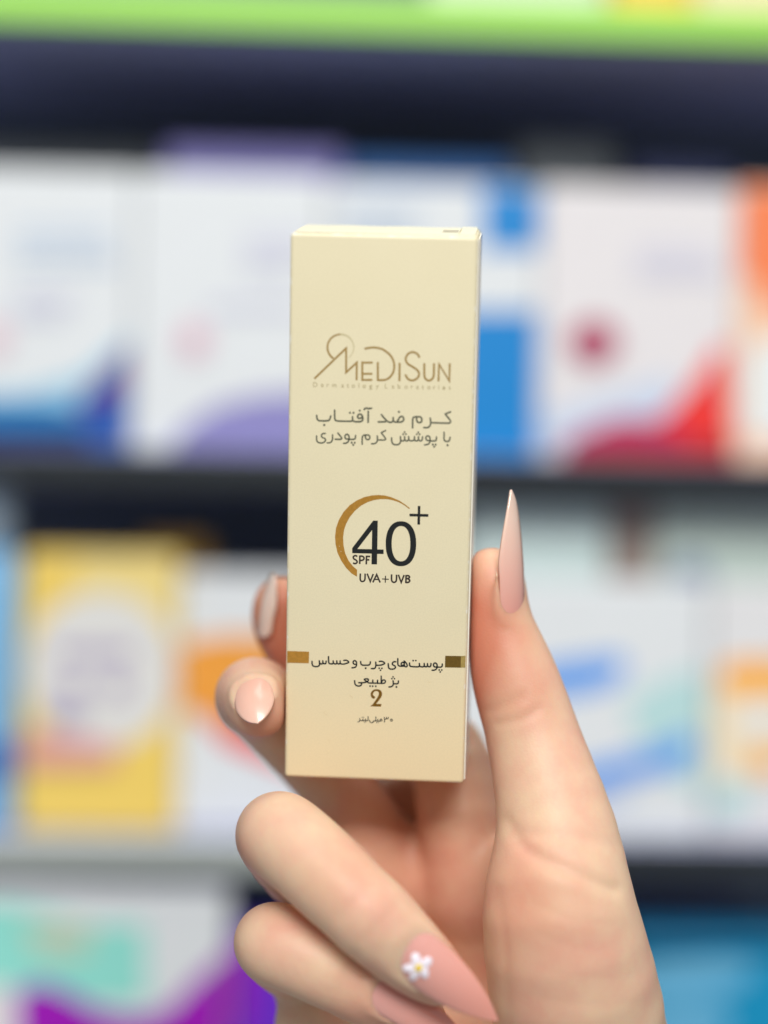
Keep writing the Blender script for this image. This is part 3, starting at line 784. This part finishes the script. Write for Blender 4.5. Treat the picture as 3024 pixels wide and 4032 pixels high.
t5.st([(1420, 1550), (1415, 1628), (1390, 1642), (1310, 1642), (1232, 1638)]).st([(1360, 1602), (1358, 1640)]).st([(1300, 1602), (1298, 1640)]).st([(1222, 1592), (1226, 1640), (1206, 1668), (1180, 1675)])
t5.dot((1280, 1565), (1312, 1565), (1335, 1680), (1365, 1680), r=11)
t5.build()

sc_ = Print('scuff_mark', paper('scuff_tint', (226, 206, 160), rough=0.5), ZG, 7)
sc_.st([(990, 1060), (1030, 1082), (1062, 1122)]).st([(420, 1420), (385, 1465), (470, 1522)], w=5).st([(1215 + OH, 742), (1255 + OH, 750), (1285 + OH, 744)], w=5)
sc_.st([(480, 2080), (520, 2110), (510, 2160)], w=6).st([(900, 1950), (930, 1975)], w=5).st([(470, 2380), (500, 2420)], w=6).st([(1180, -370), (1230, -350)], w=5)
sc_.build()
Print('foil_fleck', paper('foil_fleck_light', (250, 236, 206), rough=0.3), ZE, 6).dot((392, 284), r=9).dot((220, 1122), (150, 915), (178, 1000), r=5).build()

# ================================================================== THE HAND
# joints: (photo x, photo y, depth mm, radius mm)
CH_ = {
 'thumb':  [(2330, 4330, 30, 20), (2275, 3980, 11, 20.2), (2205, 3600, 4, 18.0), (2190, 3270, 8, 14.0), (2108, 2930, 13, 11.1), (2040, 2710, 15, 10.2), (1996, 2570, 16, 9.0), (1960, 2440, 16.5, 7.7), (1938, 2274, 17, 7.3)],
 'index':  [(1850, 3500, 44, 11.5), (1815, 3220, 43, 10.8), (1748, 2965, 51, 10.4), (1500, 2800, 57, 9.2), (1270, 2660, 55, 8.8), (1160, 2520, 50, 8.2), (1118, 2440, 48, 7.6), (1110, 2375, 46, 6.8)],
 'middle': [(1580, 3460, 51, 11), (1430, 3260, 49, 9.8), (1300, 3050, 54, 10.0), (1115, 2855, 45, 9.7), (1020, 2760, 32, 9.4), (1003, 2745, 26, 9.2), (1012, 2762, 17, 7.8), (1022, 2785, 13, 6.9)],
 'ring':   [(1390, 3560, 50, 11.5), (1190, 3400, 26, 10.6), (1098, 3288, 1, 9.9), (1180, 3350, -8, 9.8), (1310, 3470, -13, 9.6), (1400, 3555, -15.5, 9.0), (1480, 3630, -16, 9.2), (1620, 3760, -14, 8.1), (1730, 3850, -11, 6.5)],
 'little': [(1270, 3820, 44, 11.0), (1150, 3770, 24, 9.8), (1078, 3712, 2, 9.1), (1150, 3745, -3, 8.9), (1290, 3812, -5, 8.6), (1380, 3862, -5, 7.9), (1440, 3890, -4, 8.0), (1570, 3965, -2, 7.1), (1660, 4020, 0, 6.0)],
}
PALM = [
 [(1850, 3500, 47, 11.5), (2020, 3900, 52, 12), (2180, 4400, 38, 18)],
 [(1590, 3440, 57, 11.5), (1820, 3900, 60, 12), (2050, 4420, 42, 18)],
 [(1390, 3560, 54, 11.5), (1650, 3950, 57, 12), (1900, 4450, 40, 18)],
 [(1270, 3820, 46, 11.5), (1500, 4120, 46, 14), (1780, 4480, 36, 18)],
 [(1310, 4040, 30, 14.5), (1480, 4300, 26, 17), (1720, 4560, 30, 19)],
 [(1850, 4500, 36, 21), (1880, 4900, 38, 22), (1900, 5400, 40, 24)],
 [(2210, 4480, 34, 21), (2230, 4900, 37, 22), (2260, 5400, 40, 24)],
 [(2080, 3420, 30, 9), (1960, 3450, 40, 10)],
 [(1840, 3330, 56, 9.5), (1640, 3180, 66, 9.5), (1450, 3280, 66, 9.5)],
]
# nails: (base, tip, outward direction, width, arch radius, lengthwise bow, taper power, parallel share, share set in the finger)
NAILS = {
 'thumb':  (C(2052, 2462, 11.5), C(2016, 1928, 9.0), (0.83, -0.55, 0.05), 12.0, 7.0, 0.8, 0.92, 0.75, 0.45),
 'ring':   (C(1570, 3702, -24.0), C(1962, 4022, -17.5), (0.10, -0.97, 0.14), 14.0, 7.2, 1.6, 1.0, 0.6, 0.42),
 'little': (C(1470, 3880, -13.0), C(1850, 4110, -8.0), (0.1, -0.95, 0.3), 10.4, 6.6, 0.8, 1.0, 0.6, 0.42),
 'middle': (C(985, 2668, 10.2), C(1012, 2846, 2.0), (-0.22, -0.72, 0.62), 10.6, 7.0, 1.2, 0.62, 0.85, 0.5),
 'index':  (C(1014, 2500, 43.5), C(1076, 2256, 39.0), (-0.90, -0.38, 0.2), 10.4, 6.6, 1.0, 0.7, 0.9, 0.5),
}
def nail_width(t, power, keep):
    if t < 0.2: return 0.12 + 0.88 * math.sqrt(max(0.0, 1 - (1 - t / 0.2) ** 2))
    if t < keep * 0.62: return 1.0
    q = (t - keep * 0.62) / (1 - keep * 0.62)
    return max(0.0, 1 - q ** 1.35) ** power * 0.93 + 0.07 * math.sqrt(max(0, 1 - q * q))
def nail_frame(base, tip, normal):
    base = Vector(base); y = Vector(tip) - base; L = y.length; y.normalize()
    n = Vector(normal); n = (n - y * n.dot(y)).normalized()
    return base, L, y.cross(n), y, n
def nail_lip(nm):
    base, tip, normal, width, arch, bow, power, keep, share = NAILS[nm]
    b, L, x, y, n = nail_frame(base, tip, normal)
    out = []
    for u, ts in ((-1, np.linspace(share, 0.0, 10)), (1, np.linspace(0.0, share, 10))):
        for t in ts:
            ang = u * width / 2 * nail_width(t, power, keep) / arch * 1.04
            p = b + x * (arch * math.sin(ang)) + y * (L * t - 0.25) + n * (arch * (math.cos(ang) - 1) + bow * math.sin(math.pi * t) - 0.75)
            out.append(np.array([*p, 0.95 * (1 - 0.45 * t / share)]))
    return out
def chain(pts, n=3):
    cc = [np.array([*C(x, y, d), r]) for x, y, d, r in pts]
    return catmull(cc, n)
VOX = 0.8
lo = np.array([-48.0, -34.0, -232.0]); hi = np.array([82.0, 82.0, 0.0])
dims = np.ceil((hi - lo) / VOX).astype(int) + 1
gx = lo[0] + VOX * np.arange(dims[0]); gy = lo[1] + VOX * np.arange(dims[1]); gz = lo[2] + VOX * np.arange(dims[2])
BIG = 40.0
def smin(a, b, k):
    h = np.maximum(k - np.abs(a - b), 0) / k
    return np.minimum(a, b) - h * h * k * 0.25
def chain_field(pts, k=1.6, pad=14.0):
    f = np.full(tuple(dims), BIG, np.float32)
    P = np.array(pts)
    for a, b in zip(P[:-1], P[1:]):
        rr = max(a[3], b[3]) + pad
        i0 = np.maximum(((np.minimum(a[:3], b[:3]) - rr - lo) / VOX).astype(int), 0)
        i1 = np.minimum(((np.maximum(a[:3], b[:3]) + rr - lo) / VOX).astype(int) + 2, dims)
        if np.any(i1 <= i0): continue
        sl = tuple(slice(i0[q], i1[q]) for q in range(3))
        X = gx[sl[0]][:, None, None].astype(np.float32); Y = gy[sl[1]][None, :, None].astype(np.float32); Zz = gz[sl[2]][None, None, :].astype(np.float32)
        ab = (b - a)[:3]; L2 = float(ab @ ab) + 1e-9
        t = ((X - a[0]) * ab[0] + (Y - a[1]) * ab[1] + (Zz - a[2]) * ab[2]) / L2
        t = np.clip(t, 0, 1)
        d = np.sqrt((X - a[0] - ab[0] * t) ** 2 + (Y - a[1] - ab[1] * t) ** 2 + (Zz - a[2] - ab[2] * t) ** 2) - (a[3] + (b[3] - a[3]) * t)
        f[sl] = smin(f[sl], d.astype(np.float32), np.float32(k))
    return f
palm = None
for ch in PALM:
    f = chain_field(chain(ch), 3.0, 20)
    palm = f if palm is None else smin(palm, f, np.float32(9.0))
XX, YY, ZZ = gx[:, None, None], gy[None, :, None], gz[None, None, :]
roots = {'thumb': (2240, 3850, 20), 'index': (1850, 3500, 44), 'middle': (1590, 3440, 52), 'ring': (1390, 3560, 50), 'little': (1270, 3820, 44)}
hand_f = palm
fing = None
for nm, pts in CH_.items():
    f = chain_field(chain(pts), 1.6, 18)
    r = C(*roots[nm])
    dist2 = ((XX - r[0]) ** 2 + (YY - r[1]) ** 2 + (ZZ - r[2]) ** 2).astype(np.float32)
    sig = 30.0 if nm == 'thumb' else 17.0
    k = (0.5 + (16.0 if nm == 'thumb' else 9.0) * np.exp(-dist2 / sig ** 2)).astype(np.float32)
    hand_f = smin(hand_f, f, k)
for nm in ('thumb', 'ring', 'little', 'middle'):
    hand_f = smin(hand_f, chain_field(nail_lip(nm), 0.8, 8), np.float32(1.8))
# web of skin between thumb and forefinger already blended; press the carton's block out of the flesh
bi = np.array(B_CI)
def carton_sdf(X, Y, Zz, grow):
    x = bi[0, 0] * X + bi[0, 1] * Y + bi[0, 2] * Zz + bi[0, 3]
    y = bi[1, 0] * X + bi[1, 1] * Y + bi[1, 2] * Zz + bi[1, 3] - CD / 2
    z = bi[2, 0] * X + bi[2, 1] * Y + bi[2, 2] * Zz + bi[2, 3]
    qx = np.abs(x) - CW / 2 - grow; qy = np.abs(y) - CD / 2 - grow; qz = np.abs(z) - CH / 2 - grow
    return np.sqrt(np.maximum(qx, 0) ** 2 + np.maximum(qy, 0) ** 2 + np.maximum(qz, 0) ** 2) + np.minimum(np.maximum(qx, np.maximum(qy, qz)), 0)
cb = carton_sdf(XX, YY, ZZ, 0.36).astype(np.float32)
hand_f = -smin(-hand_f, cb, np.float32(1.2))
del cb

def surface_nets(f):
    s = f < 0
    nx, ny, nz = f.shape
    cnt = np.zeros((nx - 1, ny - 1, nz - 1), np.uint8)
    for i in (0, 1):
        for j in (0, 1):
            for k in (0, 1):
                cnt += s[i:nx - 1 + i, j:ny - 1 + j, k:nz - 1 + k]
    act = (cnt > 0) & (cnt < 8)
    I = np.argwhere(act)
    idx = np.full(act.shape, -1, np.int64); idx[act] = np.arange(len(I))
    acc = np.zeros((len(I), 3)); n = np.zeros(len(I))
    cor = [np.array([i, j, k]) for i in (0, 1) for j in (0, 1) for k in (0, 1)]
    for a in cor:
        for b in cor:
            dd = b - a
            if dd.sum() == 1 and (dd >= 0).all():
                va = f[tuple((I + a).T)]; vb = f[tuple((I + b).T)]
                m = (va < 0) != (vb < 0)
                t = np.where(m, va / np.where(va == vb, 1, va - vb), 0)
                acc[m] += (a + dd * t[:, None])[m]; n[m] += 1
    V = lo + VOX * (I + acc / n[:, None])
    Q = []
    for ax in range(3):
        u, v = (ax + 1) % 3, (ax + 2) % 3
        sa = [slice(0, -1) if q == ax else slice(1, -1) for q in range(3)]
        sb = [slice(1, None) if q == ax else slice(1, -1) for q in range(3)]
        A = s[tuple(sa)]; Bb = s[tuple(sb)]
        E = np.argwhere(A != Bb)
        flip = A[tuple(E.T)]
        for q in range(3):
            if q != ax: E[:, q] += 1
        eu = np.eye(3, dtype=int)[u]; ev = np.eye(3, dtype=int)[v]
        q4 = np.stack([idx[tuple((E - eu - ev).T)], idx[tuple((E - ev).T)], idx[tuple(E.T)], idx[tuple((E - eu).T)]], 1)
        q4[~flip] = q4[~flip][:, ::-1]
        Q.append(q4)
    return V, np.concatenate(Q)
HV, HQ = surface_nets(hand_f)
del hand_f, palm

def smooth_mesh(V, Q, it, lam=0.5, mask=None):
    ed = np.concatenate([Q[:, [0, 1]], Q[:, [1, 2]], Q[:, [2, 3]], Q[:, [3, 0]]])
    n = np.bincount(ed[:, 0], minlength=len(V)) + np.bincount(ed[:, 1], minlength=len(V))
    for i in range(it):
        a = np.zeros_like(V)
        for q in range(3):
            a[:, q] = np.bincount(ed[:, 0], V[ed[:, 1], q], len(V)) + np.bincount(ed[:, 1], V[ed[:, 0], q], len(V))
        a /= n[:, None]
        V = V + lam * (a - V)
    return V
HV = smooth_mesh(HV, HQ, 5)
def vnormals(V, Q):
    fn = np.cross(V[Q[:, 2]] - V[Q[:, 0]], V[Q[:, 3]] - V[Q[:, 1]])
    vn = np.zeros_like(V)
    for k in range(4):
        for q in range(3):
            vn[:, q] += np.bincount(Q[:, k], fn[:, q], len(V))
    return vn / (np.linalg.norm(vn, axis=1)[:, None] + 1e-9)
HN = vnormals(HV, HQ)
# skin creases pressed in where the photograph shows them
pxy = np.stack([1512 + HV[:, 0] * F / (D + HV[:, 1]), 2016 - HV[:, 2] * F / (D + HV[:, 1])], 1)
def seg_dist(p, line):
    best = np.full(len(p), 1e9)
    L = np.array(catmull(line, 4))
    for a, b in zip(L[:-1], L[1:]):
        ab = b - a
        t = np.clip(((p - a) @ ab) / (ab @ ab + 1e-9), 0, 1)
        best = np.minimum(best, np.linalg.norm(p - a - t[:, None] * ab, axis=1))
    return best
creases = [
 ([(1995, 3235), (2030, 3300), (2110, 3368), (2260, 3435), (2420, 3500)], 30, 0.6),
 ([(2050, 3275), (2180, 3290), (2300, 3300), (2430, 3330)], 28, 0.3),
 ([(1900, 2800), (1970, 2785), (2050, 2745)], 24, 0.22),
 ([(1960, 2850), (2060, 2830), (2120, 2790)], 18, 0.25),
 ([(1340, 3610), (1390, 3560), (1450, 3500)], 24, 0.2),
 ([(1440, 3700), (1500, 3640), (1560, 3570)], 22, 0.15),
 ([(1330, 3900), (1370, 3830), (1400, 3760)], 22, 0.15),
 ([(1950, 3500), (1985, 3700), (1990, 3900), (2000, 4100)], 24, 0.2),
 ([(2100, 3560), (2250, 3620), (2400, 3640)], 18, 0.08),
 ([(2120, 3680), (2260, 3730), (2460, 3740)], 18, 0.06),
 ([(2110, 3800), (2290, 3850), (2500, 3840)], 18, 0.06),
 ([(2100, 3920), (2300, 3960), (2540, 3950)], 18, 0.06),
]
face_cam = np.clip(-HN[:, 1] * 1.6, 0, 1)
disp = np.zeros(len(HV))
for ln, wpx, dep in creases:
    disp += dep * np.exp(-(seg_dist(pxy, ln) / wpx) ** 2)
disp *= face_cam * (HV[:, 1] < 30)
HV = HV - HN * disp[:, None]

# blush: redder skin over knuckles and finger ends
def near(px, py, d, sig):
    c = C(px, py, d)
    return np.exp(-((HV - c) ** 2).sum(1) / sig ** 2)
blush = (0.6 * near(1870, 2330, 14, 8) + 0.7 * near(1890, 2760, 16, 9) + 0.5 * near(1930, 2900, 18, 9) + 0.9 * near(1900, 2600, 14, 11) + 0.7 * near(1920, 2480, 12, 9) + 1.0 * near(1110, 2440, 41, 13) + 0.8 * near(1075, 2840, 12, 7) + 0.5 * near(1100, 2600, 40, 12)
         + 0.5 * near(985, 3370, -4, 6) + 0.35 * near(1330, 3430, -20, 9) + 0.6 * near(1800, 3790, -14, 9) + 0.35 * near(1440, 3960, -8, 12) + 0.45 * near(2110, 3530, -12, 12) + 0.4 * near(2080, 2760, 3, 7) + 0.6 * near(1650, 3250, 45, 22) + 0.4 * near(1750, 3700, 40, 22)
         + 0.35 * near(1050, 3620, 4, 9) + 0.25 * near(2150, 3900, 0, 16))
blush = np.clip(blush, 0, 1)

def skin_mat():
    m, nt, b = new_mat('skin')
    tc = N(nt, 'ShaderNodeTexCoord')
    at = N(nt, 'ShaderNodeAttribute', attribute_name='blush')
    n1 = N(nt, 'ShaderNodeTexNoise'); n1.inputs['Scale'].default_value = 70; n1.inputs['Detail'].default_value = 6; n1.inputs['Roughness'].default_value = 0.6
    n2 = N(nt, 'ShaderNodeTexNoise'); n2.inputs['Scale'].default_value = 420; n2.inputs['Detail'].default_value = 4
    vo = N(nt, 'ShaderNodeTexVoronoi'); vo.inputs['Scale'].default_value = 1700
    for n in (n1, n2, vo): nt.links.new(tc.outputs['Object'], n.inputs['Vector'])
    A = N(nt, 'ShaderNodeMix', data_type='RGBA')
    A.inputs['A'].default_value = (*lin((230, 198, 167)), 1); A.inputs['B'].default_value = (*lin((226, 175, 152)), 1)
    r1 = N(nt, 'ShaderNodeMapRange'); r1.inputs['From Min'].default_value = 0.36; r1.inputs['From Max'].default_value = 0.70
    nt.links.new(n1.outputs['Fac'], r1.inputs['Value']); nt.links.new(r1.outputs['Result'], A.inputs['Factor'])
    Bm = N(nt, 'ShaderNodeMix', data_type='RGBA')
    nt.links.new(A.outputs['Result'], Bm.inputs['A']); Bm.inputs['B'].default_value = (*lin((206, 116, 88)), 1)
    ml = N(nt, 'ShaderNodeMath', operation='MULTIPLY'); ml.inputs[1].default_value = 0.8
    nt.links.new(at.outputs['Fac'], ml.inputs[0]); nt.links.new(ml.outputs[0], Bm.inputs['Factor'])
    nt.links.new(Bm.outputs['Result'], b.inputs['Base Color'])
    b.inputs['Roughness'].default_value = 0.48
    b.inputs['Subsurface Weight'].default_value = 0.4
    b.inputs['Subsurface Radius'].default_value = (1.0, 0.35, 0.18)
    b.inputs['Subsurface Scale'].default_value = 0.005
    b.inputs['Specular IOR Level'].default_value = 0.35
    ad = N(nt, 'ShaderNodeMath', operation='ADD')
    nt.links.new(n2.outputs['Fac'], ad.inputs[0]); nt.links.new(vo.outputs['Distance'], ad.inputs[1])
    bp = N(nt, 'ShaderNodeBump'); bp.inputs['Strength'].default_value = 0.22; bp.inputs['Distance'].default_value = 0.00012
    nt.links.new(ad.outputs[0], bp.inputs['Height']); nt.links.new(bp.outputs['Normal'], b.inputs['Normal'])
    return m
m_skin = skin_mat()

H_W = RW.to_4x4(); H_W.translation = W(C(2060, 4300, 38))
hand = empty('hand', H_W, 'hand with long pale pink nails gripping the tall cream carton', 'hand')
H_CI = Vector(C(2060, 4300, 38))
def hl(c):
    return (Vector(c) - H_CI) / 1000.0
me = bpy.data.meshes.new('skin')
me.from_pydata([tuple(v) for v in (HV - np.array(H_CI)) / 1000.0], [], [tuple(int(i) for i in q) for q in HQ])
me.update()
a = me.attributes.new('blush', 'FLOAT', 'POINT'); a.data.foreach_set('value', blush.astype(np.float32))
link_mesh('skin', me, m_skin, hand, True)

# ---- nails: long pointed plates, arched across and along
def nail_mat(name, c0, c1, tlen, rough=0.12):
    m, nt, b = new_mat(name)
    tc = N(nt, 'ShaderNodeTexCoord'); sp_ = N(nt, 'ShaderNodeSeparateXYZ'); nt.links.new(tc.outputs['Object'], sp_.inputs[0])
    mr = N(nt, 'ShaderNodeMapRange'); mr.inputs['From Min'].default_value = 0.001; mr.inputs['From Max'].default_value = tlen
    nt.links.new(sp_.outputs[1], mr.inputs['Value'])
    mx = N(nt, 'ShaderNodeMix', data_type='RGBA'); nt.links.new(mr.outputs['Result'], mx.inputs['Factor'])
    mx.inputs['A'].default_value = (*lin(c0), 1); mx.inputs['B'].default_value = (*lin(c1), 1)
    nt.links.new(mx.outputs['Result'], b.inputs['Base Color'])
    b.inputs['Roughness'].default_value = rough; b.inputs['Coat Weight'].default_value = 1.0 if rough < 0.2 else 0.2; b.inputs['Coat Roughness'].default_value = 0.06
    b.inputs['Subsurface Weight'].default_value = 0.2; b.inputs['Subsurface Radius'].default_value = (1, 0.5, 0.4); b.inputs['Subsurface Scale'].default_value = 0.002
    return m
m_nail_pink = nail_mat('nail_polish_pink', (232, 168, 158), (230, 158, 142), 0.026)
m_nail_pale = nail_mat('nail_polish_pale', (238, 158, 144), (254, 216, 198), 0.026)

m_nail_index = nail_mat('nail_polish_light', (250, 214, 196), (254, 228, 214), 0.016)
m_nail_tip = nail_mat('nail_polish_nude', (236, 180, 160), (242, 200, 182), 0.016, 0.24)

def nail(nm, mat, th=0.55):
    """pointed plate, arched across and bowed along; local frame: x across, y along, z outwards"""
    base, tip, normal, width, arch, bow, power, keep, share = NAILS[nm]
    base, L, x, y, n = nail_frame(base, tip, normal)
    nu, nv = 14, 30
    vs = []
    for s in (0, 1):
        for j in range(nv + 1):
            t = j / nv
            hw = width / 2 * nail_width(t, power, keep)
            for i in range(nu + 1):
                u = -1 + 2 * i / nu
                ang = u * hw / arch
                vs.append((arch * math.sin(ang) / 1000, L * t / 1000, (arch * (math.cos(ang) - 1) + bow * math.sin(math.pi * t) - (th if s else 0)) / 1000))
    fs = []
    o = (nu + 1) * (nv + 1)
    for j in range(nv):
        for i in range(nu):
            a = j * (nu + 1) + i
            fs.append((a, a + 1, a + nu + 2, a + nu + 1)); fs.append((o + a + nu + 1, o + a + nu + 2, o + a + 1, o + a))
    ring = [i for i in range(nu + 1)] + [j * (nu + 1) + nu for j in range(1, nv + 1)] + [nv * (nu + 1) + i for i in range(nu - 1, -1, -1)] + [j * (nu + 1) for j in range(nv - 1, 0, -1)]
    for k in range(len(ring)):
        a, b = ring[k], ring[(k + 1) % len(ring)]
        fs.append((b, a, o + a, o + b))
    ob = mesh_py('nail', vs, fs, mat, hand, True)
    m4 = Matrix((x, y, n)).transposed().to_4x4(); m4.translation = hl(base)
    ob.matrix_local = m4
    return ob, L
thumb_nail, _ = nail('thumb', m_nail_pale); tag(thumb_nail, 'long pale pink pointed thumb nail')
ring_nail, RL = nail('ring', m_nail_pink); tag(ring_nail, 'pink pointed nail with a white flower')
nail('little', m_nail_pink); nail('middle', m_nail_tip); nail('index', m_nail_index)

# flower on the ring nail: petals and a yellow centre
m_petal = paper('petal_white', (248, 240, 250), rough=0.25); m_fc = paper('flower_yellow', (246, 214, 70), rough=0.35)
def blob(name, rx, ry, rz, loc, rot, mat, parent):
    bm = bmesh.new(); bmesh.ops.create_uvsphere(bm, u_segments=14, v_segments=8, radius=1.0)
    for v in bm.verts:
        v.co = Vector((v.co.x * rx, v.co.y * ry, v.co.z * rz)) / 1000
    me = bpy.data.meshes.new(name); bm.to_mesh(me); bm.free()
    o = link_mesh(name, me, mat, parent, True)
    o.location = Vector(loc) / 1000; o.rotation_euler = rot
    return o
fx, fy = 2.0, 7.4
def nz(x, y):
    return 7.2 * (math.cos(math.asin(max(-0.9, min(0.9, x / 7.2)))) - 1) + 1.6 * math.sin(math.pi * y / RL) + 0.05
for k in range(5):
    ang = math.radians(20 + 72 * k)
    x = fx + 2.05 * math.cos(ang); y = fy + 2.05 * math.sin(ang)
    tilt = math.asin(max(-0.9, min(0.9, x / 7.4)))
    blob('petal', 1.55, 1.15, 0.25, (x, y, nz(x, y)), (0, tilt, ang), m_petal, ring_nail)
blob('flower_centre', 0.95, 0.95, 0.4, (fx, fy, nz(fx, fy) + 0.1), (0, math.asin(fx / 7.4), 0), m_fc, ring_nail)
